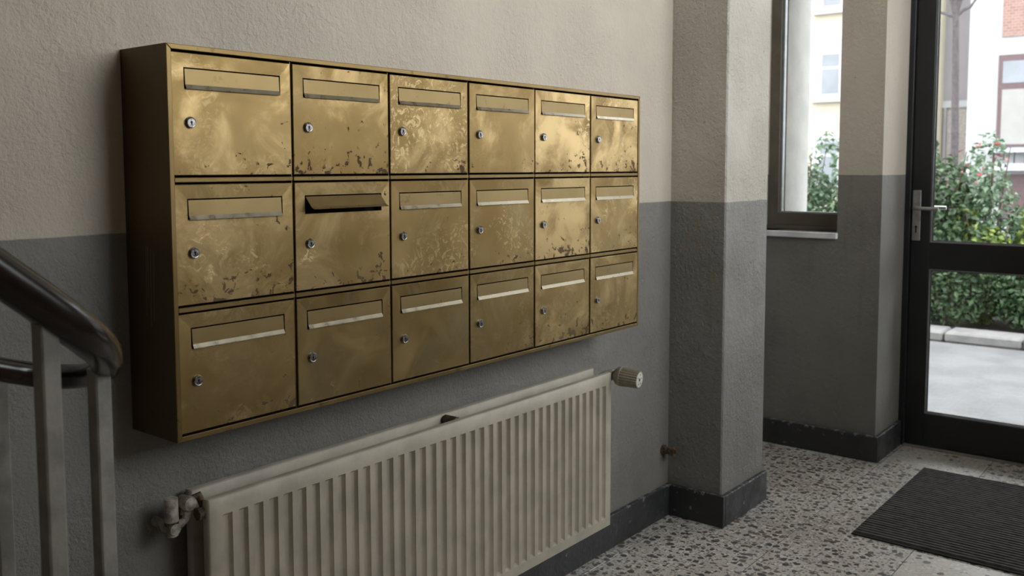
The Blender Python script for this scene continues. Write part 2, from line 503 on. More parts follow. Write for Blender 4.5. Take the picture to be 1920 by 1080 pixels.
# ------------------------------------------------------------------ entrance doors
bm = bmesh.new()
fx0, fx1 = X4-.02, X5-.02
FY0 = Y_REV-.027
for lo, hi in (((fx0, FY0, 0), (fx1, Y_REV, TRANS_H)), ((fx0, Y_DOOR_END, 0), (fx1, Y_DOOR_END+.03, TRANS_H)),
               ((fx0, Y_DOOR_END+.03, DOOR_H), (fx1, FY0, DOOR_H+.06)), ((fx0, Y_DOOR_END+.03, TRANS_H-.05), (fx1, FY0, TRANS_H))):
    box(bm, lo, hi, .002)
fr = obj('trim_1', bm, M_ANTH); structure(fr, 'black metal frame around the glazed entrance doors', 'door frame')
obj('transom_pane', BB((X4+.03, Y_DOOR_END+.03, DOOR_H+.06), (X4+.036, FY0, TRANS_H-.05)), M_GLASS, fr)
structure(obj('trim_2', box(bmesh.new(), (X4-.03, Y_DOOR_END, 0), (X5+.06, FY0, .006), .001), plain('threshold_stone', (.30, .27, .23), .6)), 'low stone threshold under the glazed door', 'threshold')

LW = (abs(Y_DOOR_END)-.03-abs(FY0))/2 - .003
def door_leaf(name, y_a, label, hinge):
    """leaf from y_a towards -y, origin at its foot"""
    d = thing(name, (X4, y_a, .008))
    structure(d, label, 'door')
    H = DOOR_H-.014; T = .06; ST = .094
    zb, zm0, zm1, zt = .174, .945, 1.084, H-.10
    for lo, hi in (((0, -ST, 0), (T, 0, H)), ((0, -LW, 0), (T, -LW+ST, H))):
        obj('stile', box(bmesh.new(), lo, hi, .003), M_ANTH, d)
    for n, a, b in (('bottom_rail', 0, zb), ('middle_rail', zm0, zm1), ('top_rail', zt, H)):
        obj(n, box(bmesh.new(), (.001, -LW+ST, a), (T-.001, -ST, b), .002), M_ANTH, d)
    for a, b in ((zb, zm0), (zm1, zt)):
        pn = obj('pane', BB((.030, -LW+ST, a), (.036, -ST, b)), M_GLASS, d)
        bb = bmesh.new(); gg = bmesh.new()
        k = .007; g = .0035
        y0, y1 = -LW+ST, -ST
        for lo, hi in (((y0, a), (y1, a+k)), ((y0, b-k), (y1, b)), ((y0, a+k), (y0+k, b-k)), ((y1-k, a+k), (y1, b-k))):
            box(bb, (.012, lo[0], lo[1]), (.030, hi[0], hi[1]))
        obj('glazing_bead', bb, M_BEAD, pn)
        y0 += k; y1 -= k; a2, b2 = a+k, b-k
        for lo, hi in (((y0, a2), (y1, a2+g)), ((y0, b2-g), (y1, b2)), ((y0, a2+g), (y0+g, b2-g)), ((y1-g, a2+g), (y1, b2-g))):
            box(gg, (.020, lo[0], lo[1]), (.0305, hi[0], hi[1]))
        obj('gasket', gg, M_GASKET, pn)
    return d
d1 = door_leaf('door_1', FY0-.003, 'black framed glazed entrance door with silver lever handle', 0)
d2 = door_leaf('door_2', FY0-.003-LW-.003, 'second black framed glazed door leaf without a lever', 0)

# lever handles on the inside and the outside of the first leaf
def lever_set(side):
    hx = -1 if side == 'in' else 1
    x0 = 0 if side == 'in' else .06
    yc, z0, z1 = -.026, 1.090, 1.356
    bm = bmesh.new()
    box(bm, (min(x0, x0+hx*.006), yc-.021, z0), (max(x0, x0+hx*.006), yc+.021, z1), .0025)
    for zz in (z0+.014, z1-.014): lathe(bm, (x0+hx*.006, yc, zz), (hx, 0, 0), [(0, .004), (.0015, .004), (.0015, 0)], 10)
    pl = obj('handle_plate', bm, M_STEEL, d1, True)
    tag(pl, 'silver handle backplate')
    zl = 1.262
    bm = bmesh.new()
    lathe(bm, (x0+hx*.006, yc, zl), (hx, 0, 0), [(0, .013), (.006, .013), (.008, .009), (.034, .009)], 16)
    path = [(x0+hx*.034, yc+.006, zl), (x0+hx*.046, yc-.002, zl), (x0+hx*.050, yc-.014, zl), (x0+hx*.050, yc-.06, zl), (x0+hx*.049, yc-.118, zl)]
    sweep(bm, path, [(a*1.0, b*1.15) for a, b in circ(.0085, 12)])
    obj('lever', bm, M_STEEL, pl, True)
    bm = bmesh.new()
    zk = 1.150; xx = x0+hx*.0062
    lathe(bm, (xx, yc, zk+.014), (hx, 0, 0), [(0, .006), (.0004, .006), (.0004, 0)], 12)
    box(bm, (min(xx, xx+hx*.0004), yc-.0035, zk-.018), (max(xx, xx+hx*.0004), yc+.0035, zk+.012))
    obj('keyhole', bm, M_DARK, pl)
lever_set('in'); lever_set('out')

# ------------------------------------------------------------------ brass mailboxes
BW, BH, BD, BZ = 1.8605, .830, .1787, .9087
bank = thing('mailbox_bank', (0, 0, BZ))
tag(bank, 'wall-mounted bank of eighteen tarnished brass mailboxes above the radiator', 'mailboxes')
FS, FT = .0115, .0110       # frame strips
bm = bmesh.new()            # outer case: back, sides, top, bottom
t_ = .0025
box(bm, (0, -BD+.001, 0), (t_, -.0005, BH)); box(bm, (BW-t_, -BD+.001, 0), (BW, -.0005, BH))
box(bm, (t_, -BD+.001, 0), (BW-t_, -.0005, t_)); box(bm, (t_, -BD+.001, BH-t_), (BW-t_, -.0005, BH))
obj('case', bm, M_BRASS_SIDE, bank)
obj('interior_shade_block', BB((t_, -.150, t_), (BW-t_, -.004, BH-t_)), M_DARK, bank)  # near-black block, paints the shade behind the mail slots
def strip(name, pts, y0, y1):
    bm = bmesh.new()
    a = [bm.verts.new((x, y1, z)) for x, z in pts]; b = [bm.verts.new((x, y0, z)) for x, z in pts]
    bm.faces.new(a); bm.faces.new(b[::-1])
    for i in range(4): bm.faces.new((a[i], a[(i+1) % 4], b[(i+1) % 4], b[i]))
    bmesh.ops.bevel(bm, geom=list(bm.edges), offset=.0012, segments=1, affect='EDGES')
    return obj(name, bm, M_BRASS_CASE, bank)
strip('frame_strip', [(0, BH), (BW, BH), (BW-FS, BH-FT), (FS, BH-FT)], -BD-.001, -BD+.0022)
strip('frame_strip', [(0, 0), (FS, FT), (BW-FS, FT), (BW, 0)], -BD-.001, -BD+.0022)
strip('frame_strip', [(0, 0), (0, BH), (FS, BH-FT), (FS, FT)], -BD-.001, -BD+.0022)
strip('frame_strip', [(BW, 0), (BW-FS, FT), (BW-FS, BH-FT), (BW, BH)], -BD-.001, -BD+.0022)
CP = (BW-2*.0068)/6
RL, GAP = .010, .0044
RP = (BH-2*FT+RL)/3         # row pitch including one rail
zr = [FT+k*RP for k in range(3)]   # door bay bottoms
DH = RP-RL-2*GAP
DW = CP-.0062
for k in (1, 2):
    for c in range(6):
        x0 = .0068+c*CP+(.005 if c == 0 else .0012); x1 = .0068+(c+1)*CP-(.005 if c == 5 else .0012)
        strip('shelf_rail', [(x0, zr[k]-RL), (x1, zr[k]-RL), (x1, zr[k]), (x0, zr[k])], -BD+.0005, -BD+.012)
for c in range(1, 6):
    x = .0068+c*CP
    obj('divider', BB((x-.0009, -BD+.006, FT), (x+.0009, -.15, BH-FT)), M_BRASS_CASE, bank)

# one door mesh: panel with a shallow dished surround and a real slot; local origin at the door's left edge, mid height
SX0, SX1 = .030, DW-.028
SZ1 = DH/2-.030; SZ0 = SZ1-.044
def door_mesh():
    bm = bmesh.new(); y = 0.0; e = .0014; th = .008; dp = .0011
    hz = DH/2
    A = [bm.verts.new((x, y, z)) for x, z in ((e, -hz+e), (DW-e, -hz+e), (DW-e, hz-e), (e, hz-e))]
    Bk = [bm.verts.new((x, y+e, z)) for x, z in ((0, -hz), (DW, -hz), (DW, hz), (0, hz))]
    Cc = [bm.verts.new((x, y+th, z)) for x, z in ((0, -hz), (DW, -hz), (DW, hz), (0, hz))]
    S = [bm.verts.new((x, yy, z)) for x, yy, z in ((SX0, .0004, SZ0), (SX1, .0004, SZ0), (SX1, dp, SZ1), (SX0, dp, SZ1))]
    Sb = [bm.verts.new((v.co.x, th+.006, v.co.z)) for v in S]
    F = bm.faces.new
    F((A[3], A[2], S[2], S[3]))
    F((A[3], S[3], S[0])); F((A[3], S[0], A[0])); F((A[2], S[1], S[2])); F((A[2], A[1], S[1]))
    F((A[0], S[0], S[1], A[1]))
    for i in range(4):
        j = (i+1) % 4
        F((A[i], Bk[i], Bk[j], A[j])); F((Bk[i], Cc[i], Cc[j], Bk[j])); F((S[i], Sb[i], Sb[j], S[j]))
    me = bpy.data.meshes.new('door'); bmesh.ops.recalc_face_normals(bm, faces=bm.faces)
    bm.normal_update()
    for f in bm.faces:
        pass
    bm.to_mesh(me); bm.free(); return me
ME_DOOR = door_mesh(); ME_DOOR.materials.append(M_BRASS)

def flap_mesh():
    """origin at the hinge (top edge); hangs down, lip bent outwards at its foot"""
    h = SZ1-SZ0-.0046; w0, w1 = .0030, SX1-SX0-.0030; t = .0012
    prof = [(0, 0), (-.0022, -h+.0072), (-.0062, -h-.0012), (-.0070, -h-.0024), (-.0054, -h-.0024), (-.0010, -h+.0066), (t, 0)]
    bm = bmesh.new()
    a = [bm.verts.new((w0, y, z)) for y, z in prof]; b = [bm.verts.new((w1, y, z)) for y, z in prof]
    n = len(prof)
    for i in range(n):
        j = (i+1) % n
        f = bm.faces.new((a[i], b[i], b[j], a[j]))
        f.material_index = 1 if i in (1, 2) else 0
    bm.faces.new(a); bm.faces.new(b)
    bmesh.ops.recalc_face_normals(bm, faces=bm.faces)
    me = bpy.data.meshes.new('mail_flap'); bm.to_mesh(me); bm.free()
    me.materials.append(M_BRASS_FLAP); me.materials.append(M_LIP)
    return me
ME_FLAP = flap_mesh()

def lock_mesh():
    bm = bmesh.new()
    lathe(bm, (0, .001, 0), (0, -1, 0), [(0, .0124), (.0022, .0124), (.0030, .0116), (.0066, .0112), (.0078, .0100), (.0074, .0086), (.0074, .0)], 28)
    yk = -.0065
    for (w_, z0, z1) in ((.0011, -.0048, .0008),):
        box(bm, (-w_, yk-.0005, z0), (w_, yk+.001, z1), 0, 1)
    box(bm, (-.0038, yk-.0005, -.0005), (.0018, yk+.001, .0005), 0, 1)
    lathe(bm, (0, yk+.001, .0012), (0, -1, 0), [(0, .0022), (.0016, .0022), (.0016, 0)], 12, 1)
    for zz in (.0068, -.0068): lathe(bm, (0, yk+.001, zz), (0, -1, 0), [(0, .0008), (.0014, .0008), (.0014, 0)], 8, 1)
    bmesh.ops.recalc_face_normals(bm, faces=bm.faces)
    me = bpy.data.meshes.new('lock')
    for f in bm.faces: f.smooth = False
    bm.to_mesh(me); bm.free()
    me.materials.append(M_CHROME); me.materials.append(M_DARK)
    return me
ME_LOCK = lock_mesh()

WEAR = [[(.30, .35, .25), (.30, .90, .10), (.30, .35, .70), (.25, .20, .10), (.90, .75, 1.0), (.60, .75, .70)],
        [(.55, .90, .60), (.55, .75, 1.0), (.15, .20, .35), (.15, .25, .45), (.85, .95, .30), (.35, .45, 1.0)],
        [(.45, .40, .35), (.10, .45, .10), (.10, .05, .05), (.20, .60, .20), (.65, .90, .30), (.50, .70, .20)]]
for r in range(3):
    for c in range(6):
        zc = zr[2-r]+GAP+DH/2
        x0 = .0068+c*CP+(CP-DW)/2
        d = bpy.data.objects.new('door', ME_DOOR); COL.objects.link(d); d.parent = bank
        d.location = (x0, -BD+.0012, zc)
        d.rotation_euler = (random.uniform(-.004, .004), 0, random.uniform(-.005, .005))
        d.color = WEAR[r][c]+(1,)
        f = bpy.data.objects.new('mail_flap', ME_FLAP); COL.objects.link(f); f.parent = d
        f.location = (SX0, .0016, SZ1-.0030)
        f.rotation_euler = (math.radians(.8+random.uniform(-.6, .6)), 0, 0)
        if (r, c) == (1, 1):
            f.rotation_euler = (math.radians(-38), 0, 0)
            tag(f, 'mail flap standing half open over its dark slot')
            tag(d, 'brass mailbox door with its flap ajar')
        l = bpy.data.objects.new('lock', ME_LOCK); COL.objects.link(l); l.parent = d
        l.location = (.0415, 0, DH/2-.567*DH)
        l.rotation_euler = (0, random.choice((0, .06, -.08, .1)), 0)

# ------------------------------------------------------------------ radiator
RX0, RX1, RZ0, RZ1 = .105, 1.778, .170, .742
RYF, RYB = -.120, -.046     # front faces of the front and rear panel
rad = thing('radiator', ((RX0+RX1)/2, 0, RZ0))
tag(rad, 'cream ribbed double-panel radiator under the mailboxes', 'radiator')
rcx = (RX0+RX1)/2; RL2 = (RX1-RX0)/2; RH = RZ1-RZ0
def ribbed_panel(name, yf, x_in, mat, top_h=0.0, n=38):
    """pressed sheet: flat margins, vertical flutes recessed between raised ribs"""
    bm = bmesh.new()
    L = 2*RL2-x_in*2; x_a = -RL2+x_in; edge = .030
    zt, zb = RH+top_h, 0.0
    zf1, zf0 = RH-.046, .040            # flute ends
    P = (L-2*edge)/n; dep = .0115
    zs = [zb, zb+.004, zf0-.003, zf0+.004, zf1-.004, zf1+.003, zt-.004, zt]
    dz = [.006, 0, 0, 1, 1, 0, 0, .004]   # flute depth weight by row (rows 3,4 carry the flute)
    xs = [(x_a, .010), (x_a+.003, .002), (x_a+.006, 0)]
    xs_f = []
    for k in range(n):
        x = x_a+edge+k*P
        for u, dd in ((.18, 0), (.26, .92), (.31, 1.0), (.66, 1.0), (.71, .92), (.79, 0)):
            xs_f.append((x+u*P, dd))
    cols = []
    for x, d0 in xs: cols.append((x, d0, 0))
    for x, dd in xs_f: cols.append((x, 0, dd))
    for x, d0 in ((x_a+L-.006, 0), (x_a+L-.003, .002), (x_a+L, .010)): cols.append((x, d0, 0))
    grid = []
    for x, d0, dd in cols:
        row = []
        for z, w_ in zip(zs, dz):
            yy = yf+d0
            if w_ >= .5: yy += dep*dd
            elif w_ > 0: yy += w_
            row.append(bm.verts.new((x, yy, z)))
        grid.append(row)
    for a, b in zip(grid[:-1], grid[1:]):
        for k in range(len(zs)-1): bm.faces.new((a[k], b[k], b[k+1], a[k+1]))
    # back sheet and rim
    yb = yf+.020
    back = [[bm.verts.new((cols[i][0], yb, z)) for z in (zs[0], zs[-1])] for i in (0, -1)]
    bm.faces.new((back[0][0], back[0][1], back[1][1], back[1][0]))
    bm.faces.new([g[0] for g in grid]+[back[1][0], back[0][0]])
    bm.faces.new([g[-1] for g in grid][::-1]+[back[0][1], back[1][1]])
    bm.faces.new(grid[0]+[back[0][1], back[0][0]]); bm.faces.new(grid[-1][::-1]+[back[1][0], back[1][1]])
    return obj(name, bm, mat, rad, True, 50)
fp = ribbed_panel('front_panel', RYF, 0, M_RAD)
ribbed_panel('rear_panel', RYB, .004, M_RAD, .006)
# wavy convector sheet between the panels
bm = bmesh.new()
path = []
for k in range(67):
    x = -RL2+.04+k*(2*RL2-.08)/66
    path.append((x, -.094 if k % 2 else -.054))
vs = [[bm.verts.new((x, y, z)) for z in (.05, RH-.05)] for x, y in path]
for a, b in zip(vs[:-1], vs[1:]): bm.faces.new((a[0], b[0], b[1], a[1]))
obj('convector_fins', bm, M_RADPIPE, rad)
bm = bmesh.new()            # small blank plug and hanger seen in the gap on top
lathe(bm, (0.02, -.098, RH-.012), (0, 1, 0), [(0, .016), (.048, .016)], 14)
obj('hanger', bm, M_RUST, rad, True)
for x in (-RL2+.25, RL2-.25):
    obj('wall_bracket', BB((x-.02, -.030, .05), (x+.02, 0, RH-.06)), M_RADPIPE, rad)
# thermostat valve at the far top corner
ax = Vector((.12, -.985, -.06)).normalized()
k0 = Vector((RL2+.022, RYF+.044, RH-.014))
bm = bmesh.new()
lathe(bm, (RL2-.006, RYF+.026, RH-.030), (1, 0, 0), [(0, .016), (.012, .016), (.012, .012), (.030, .012)], 14)
lathe(bm, k0, ax, [(0, .014), (.016, .016), (.020, .020), (.030, .020), (.032, .015), (.040, .015), (.042, .024), (.058, .030)], 18)
sweep(bm, [k0, k0+Vector((0, .02, -.01)), k0+Vector((0, .04, -.05)), k0+Vector((0, .05, -.12)), k0+Vector((0, .048, -RH+.02))], circ(.008, 10))
tv = obj('thermostat_valve', bm, M_RADPIPE, rad, True)
bm = bmesh.new()
n = 22; o = k0+ax*.052
a_ = ax.orthogonal().normalized(); b_ = ax.cross(a_)
rings = []
for dd, r0, rib in ((0, .033, 0), (.012, .036, 0), (.016, .0365, 0), (.018, .0335, .0020), (.082, .0300, .0020), (.086, .0285, .0020)):
    rings.append([bm.verts.new(o+ax*dd+(a_*math.cos(2*math.pi*i/(2*n))+b_*math.sin(2*math.pi*i/(2*n)))*(r0+(rib if i % 2 else -rib))) for i in range(2*n)])
for A, B in zip(rings[:-1], rings[1:]):
    for j in range(2*n): bm.faces.new((A[j], A[(j+1) % (2*n)], B[(j+1) % (2*n)], B[j]))
bm.faces.new(rings[0]); f = bm.faces.new(rings[-1]); f.material_index = 1
kn = obj('knob', bm, [M_KNOB, M_KNOBFACE], tv)
bm = bmesh.new()
fo = o+ax*.086
lathe(bm, fo, ax, [(0, .0055), (.001, .0055), (.001, 0)], 12)
for ang in (.3, 1.4, 2.5, 3.7, 5.0):
    q = fo+(a_*math.cos(ang)+b_*math.sin(ang))*.018
    lathe(bm, q, ax, [(0, .0026), (.0006, .0026), (.0006, 0)], 8)
obj('knob_mark', bm, M_RUST, tv)
# supply valve and pipes at the near top corner
def L(p): return (p[0]-rcx, p[1], p[2]-RZ0)
pw = at(276, 976, 1, 0.0); pe = at(327, 998, 1, -.078)
zp = (pw.z+pe.z)/2; xp = pe.x
bm = bmesh.new()
sweep(bm, [L((xp, 0, zp)), L((xp, -.028, zp)), L((xp, -.066, zp))], circ(.0108, 14))
lathe(bm, L((xp, -.040, zp)), (0, -1, 0), [(0, .012), (.004, .0145), (.034, .0145), (.044, .013), (.046, .008)], 14)
pp = obj('supply_pipe', bm, M_RADPIPE, rad, True)
bm = bmesh.new()
lathe(bm, L((xp, -.068, zp-.020)), (0, 0, 1), [(0, .009), (.003, .014), (.026, .015), (.028, .013), (.034, .0135), (.036, .0155), (.088, .0150), (.090, .010)], 16)
obj('valve_stem', bm, M_RADPIPE, pp, True)
bm = bmesh.new()
for zz in (.006, .010): lathe(bm, L((xp, -.068, zp-.020+.022+zz)), (0, 0, 1), [(0, .0158), (.0025, .0158)], 16)
obj('collar', bm, M_RUST, pp, True)
pv = Vector(L((xp+.034, -.072, zp+.050)))
bm = bmesh.new()
sweep(bm, [Vector(L((xp, -.068, zp+.004))), Vector(L((xp+.020, -.070, zp+.004))), Vector(L((xp+.034, -.072, zp+.012))), Vector(L((xp+.036, -.072, zp+.045)))], circ(.0095, 12))
lathe(bm, pv, (0, -1, 0), [(-.018, .014), (.012, .017), (.020, .015), (.024, .009), (.024, 0)], 16)
lathe(bm, pv+Vector((0, 0, -.018)), (0, 0, 1), [(-.008, .013), (.008, .013)], 6)
obj('radiator_valve', bm, M_RADPIPE, rad, True)
bm = bmesh.new()
sweep(bm, [pv, pv+Vector((.028, -.006, .010)), Vector((-RL2+.010, RYF+.022, RH-.032))], circ(.010, 12))
lathe(bm, Vector((-RL2-.014, RYF+.022, RH-.032)), (1, 0, 0), [(0, .015), (.016, .015)], 6)
obj('union_nut', bm, M_RUST, rad, True)

# stub of an old pipe low in the corner by the pillar
ps = at(1249, 848, 1, -.03)
bm = bmesh.new()
sx = X_PIL0-.045
lathe(bm, (sx, 0, ps.z), (0, -1, 0), [(0, .022), (.006, .022), (.006, .016), (.040, .016), (.042, .020), (.056, .020), (.056, .010), (.050, .009), (.050, 0)], 18)
o = obj('pipe_stub', bm, M_RUST, None, True)
tag(o, 'rusty capped pipe stub low in the wall corner beside the pillar', 'pipe')

# ------------------------------------------------------------------ door mat
MX0, MX1, MY0, MY1 = 2.665, 3.715, -2.25, -.702
mat = thing('door_mat', ((MX0+MX1)/2, (MY0+MY1)/2, 0))
tag(mat, 'black ribbed rectangular door mat on the terrazzo before the entrance', 'mat')
hx, hy = (MX1-MX0)/2, (MY1-MY0)/2
obj('backing', box(bmesh.new(), (-hx, -hy, .0005), (hx, hy, .007), .002), M_MAT, mat)
bm = bmesh.new()
nr = 40
for k in range(nr):
    x = -hx+.012+(k+.5)*(2*hx-.024)/nr; w_ = .0080
    seg = 12
    prev = None
    for s in range(seg+1):
        y = -hy+.008+s*(2*hy-.016)/seg
        jz = random.uniform(-.0006, .0006)
        ring = [bm.verts.new((x+a, y, .0065+b)) for a, b in ((-w_, 0), (-w_*.7, .0075+jz), (w_*.7, .0075+jz), (w_, 0))]
        if prev:
            for i in range(3): bm.faces.new((prev[i], prev[i+1], ring[i+1], ring[i]))
        prev = ring
o = obj('ribs', bm, M_MATRIB, mat); o['kind'] = 'stuff'

# ------------------------------------------------------------------ stair railing
rail = thing('stair_railing', (-.40, -.5, 0))
tag(rail, 'grey stair railing with dark polished handrail turning back on itself', 'railing')
def RLc(v): return Vector(v)-Vector((-.40, -.5, 0))
YN, YFar = -.62, -.30
pth = []
for px, py, y in ((-420, 245, YN), (-200, 385, YN), (-60, 474, YN), (0, 515, YN), (60, 556, YN), (110, 592, YN), (150, 622, -.618), (176, 643, -.605), (193, 660, -.575),
                  (200, 676, -.53), (194, 690, -.47), (176, 700, -.41), (150, 705, -.365), (118, 706, -.33), (80, 704, -.31), (40, 699, YFar), (0, 693, YFar), (-80, 680, YFar), (-300, 650, YFar)):
    pth.append(RLc(at(px, py, 1, y)))
# smooth the path
def catmull(P, n=5):
    out = []
    for i in range(len(P)-1):
        p0, p1, p2, p3 = P[max(i-1, 0)], P[i], P[i+1], P[min(i+2, len(P)-1)]
        for k in range(n):
            t = k/n
            out.append(.5*((2*p1)+(-p0+p2)*t+(2*p0-5*p1+4*p2-p3)*t*t+(-p0+3*p1-3*p2+p3)*t**3))
    out.append(P[-1]); return out
hp = catmull(pth)
prof = []
for i in range(16):
    a = 2*math.pi*i/16; ca, sa = math.cos(a), math.sin(a)
    prof.append((.0235*math.copysign(abs(ca)**.75, ca), .0205*math.copysign(abs(sa)**.75, sa)))
hs = [1.36 if i < 25 else max(1.0, 1.36-.018*(i-25)) for i in range(len(hp))]
obj('handrail', sweep(bmesh.new(), hp, prof, scales=hs), M_WOOD, rail, True, 60)
def baluster(px, ptop, y, rot):
    p = RLc(at(px, ptop, 1, y))
    bm = bmesh.new()
    box(bm, (-.0135, -.0135, 0), (.0135, .0135, p.z+.006), .0025)
    bmesh.ops.rotate(bm, verts=bm.verts, cent=(0, 0, 0), matrix=Matrix.Rotation(rot, 3, 'Z'))
    bmesh.ops.translate(bm, verts=bm.verts, vec=(p.x, p.y, 0))
    obj('baluster', bm, M_BALU, rail)
for px, pt, y in ((84, 598, YN), (185, 696, -.50), (-8, 712, YFar), (-70, 492, YN), (-240, 380, YN), (-160, 690, YFar)):
    baluster(px, pt, y, .10)

# ------------------------------------------------------------------ outside
ZG = -.05
M_ASPH = plain('pale_asphalt', (.142, .141, .144), .85, var=.10, vscale=3, bump=.004)
M_CURB = plain('kerb_stone', (.21, .205, .20), .8, var=.12, vscale=6, bump=.004)
M_SOIL = plain('soil', (.055, .045, .035), .95, var=.3)
XK = 7.62
structure(obj('ground_forecourt', BB((X5, -14, ZG-.2), (XK, 14, ZG)), M_ASPH), 'pale asphalt forecourt outside the glazed door', 'pavement')
structure(obj('ground_bed', BB((XK+.02, -14, ZG-.2), (10.2, 14, ZG+.06)), M_SOIL), 'dark planting bed behind the kerb outside', 'ground')
structure(obj('ground_street', BB((10.2, -30, ZG-.25), (40, 30, ZG-.02)), M_ASPH), 'pale street behind the shrubs outside', 'street')
kb = thing('kerb', (XK, 0, ZG))
structure(kb, 'row of pale kerb stones edging the planting bed outside', 'kerb')
y = -6.0
ks = .62
for k in range(18):
    y0 = -6.03+k*ks
    bm = box(bmesh.new(), (0, y0+.008, 0), (.34, y0+ks-.008, .095+random.uniform(-.006, .008)), .018)
    obj('kerb_stone', bm, M_CURB, kb)

def leaf_mat(name, c1, c2):
    t = NT(name)
    g = t.node('ShaderNodeNewGeometry')
    col = t.mix(g.outputs['Random Per Island'], c1, c2)
    t.base(col); t.setp(rough=.42, spec=.5)
    tl = t.node('ShaderNodeBsdfTranslucent'); t.link(col, tl.inputs[0])
    mx = t.node('ShaderNodeMixShader'); mx.inputs[0].default_value = .25
    t.link(t.b.outputs[0], mx.inputs[1]); t.link(tl.outputs[0], mx.inputs[2]); t.link(mx.outputs[0], t.out.inputs[0])
    return t.m
M_LEAF = [leaf_mat('leaf_deep', (.014, .045, .016), (.095, .16, .07)), leaf_mat('leaf_lime', (.09, .16, .02), (.30, .37, .08)),
          leaf_mat('leaf_grey', (.045, .10, .05), (.21, .29, .19))]
M_FLOWER_R = plain('red_blossom', (.42, .09, .085), .6)
M_FLOWER_W = plain('white_blossom', (.75, .73, .72), .6)
M_STEM = plain('shrub_stem', (.10, .07, .05), .8)
rng = np.random.default_rng(11)
def leaves(name, n, blobs, size, mat, parent, lean=.5):
    """n folded leaves scattered in ellipsoid blobs [(centre, radii)]"""
    V = []; F = []
    wts = np.array([b[1][0]*b[1][1]*b[1][2] for b in blobs]); wts = wts/wts.sum()
    ids = rng.choice(len(blobs), n, p=wts)
    for i in ids:
        c, r = blobs[i]
        d = rng.normal(size=3); d /= np.linalg.norm(d)
        q = np.array(c)+d*np.array(r)*rng.uniform(.25, 1)**(1/3)
        if q[2] < .02: q[2] = rng.uniform(.02, .15)
        nrm = d*.6+rng.normal(size=3)*.6+np.array([0, 0, lean]); nrm /= np.linalg.norm(nrm)
        t = np.cross(nrm, rng.normal(size=3)); t /= np.linalg.norm(t); s = np.cross(nrm, t)
        L_ = size*rng.uniform(.6, 1.3); W = L_*.30
        b = len(V)
        V += [q-t*L_*.5, q+s*W-t*.02*L_+nrm*W*.35, q+t*L_*.5-nrm*.1*L_, q-s*W-t*.02*L_+nrm*W*.35]
        F += [(b, b+1, b+2), (b, b+2, b+3)]
    me = bpy.data.meshes.new(name); me.from_pydata([tuple(v) for v in V], [], F); me.update()
    o = link_mesh(name, me, mat, parent); o['kind'] = 'stuff'
    return o
def shrub(x, y, h, rx, ry, kind, label, n, size=.075, flowers=None):
    s = thing('shrub', (x, y, ZG+.06)); tag(s, label, 'shrub', 'shrubs along the kerb outside')
    blobs = [((0, 0, h*.42), (rx, ry, h*.42))]
    for k in range(5):
        a = rng.uniform(0, 6.28)
        blobs.append(((math.cos(a)*rx*.5, math.sin(a)*ry*.6, h*rng.uniform(.35, .85)), (rx*.5, ry*.5, h*.2)))
    leaves('foliage', n, blobs, size, M_LEAF[kind], s)
    for k in range(5):
        a = rng.uniform(0, 6.28); e = Vector((math.cos(a)*rx*.6, math.sin(a)*ry*.7, h*rng.uniform(.7, 1.02)))
        bm = sweep(bmesh.new(), [(0, 0, 0), e*.5+Vector((0, 0, .1)), e], circ(.011, 6), scales=[1.2, .8, .35])
        obj('stem', bm, M_STEM, s)
    if flowers:
        leaves('blossom', flowers[1], [((-rx*.7, 0, h*.85), (rx*.5, ry*.7, h*.12))], .06, flowers[0], s)
# visible through the door: y from about -0.5 to 0.6; through the narrow window: y from 1.3 to 2
shrub(8.55, .52, 1.86, .45, .42, 0, 'dark green shrub with small glossy leaves behind the glazed door kerb', 3800)
shrub(8.75, .08, 1.78, .42, .34, 2, 'grey-green shrub with red blossom near its top', 2600, .065, (M_FLOWER_R, 18))
shrub(8.44, .02, 1.12, .20, .30, 1, 'low lime green shrub in front of the grey-green shrub with red blossom', 1300, .07)
shrub(8.14, .30, .70, .16, .40, 0, 'knee-high dark green shrub right behind the kerb before the lime green one', 1900, .06)
shrub(8.85, -.42, 1.42, .42, .40, 1, 'lime green shrub with broad pale leaves below the dark house window', 2400, .08)
shrub(8.20, -.45, .80, .22, .40, 0, 'low dark green shrub hugging the kerb before the lime green shrub', 2200, .06)
shrub(8.60, 1.20, 1.70, .45, .42, 0, 'full dark green shrub between the narrow window and door views', 2600)
shrub(8.65, 1.85, 1.82, .45, .42, 2, 'tall grey-green shrub with white blossom seen through the narrow window', 3600, .075, (M_FLOWER_W, 60))
shrub(8.60, 2.60, 1.75, .45, .45, 0, 'dark green shrub next to the white blossomed one', 2200)
for k, yy in enumerate((-1.15, -1.9, -2.7, -3.5, -4.3)):
    shrub(8.6, yy, 1.5+.12*(k % 3), .45, .46, k % 3, ['dark green rounded shrub beside the low lime green one', 'lime green rounded shrub between a dark green and a grey-green one', 'grey-green rounded shrub in the row along the kerb', 'dark green rounded shrub next to the last lime green one', 'lime green rounded shrub ending the kerb row'][k], 1700, .085)

# low iron fence behind the shrubs
M_IRON = plain('dark_iron', (.03, .032, .036), .5, .3)
fn = thing('iron_fence', (9.45, 0, ZG+.06)); tag(fn, 'dark iron bar fence half hidden behind the shrubs outside', 'fence')
for zz in (.12, .92): obj('fence_rail', BB((-.015, -5, zz), (.015, 4, zz+.035)), M_IRON, fn)
for k in range(61):
    yy = -5+k*.15
    obj('fence_bar', BB((-.008, yy-.008, 0), (.008, yy+.008, 1.0)), M_IRON, fn)

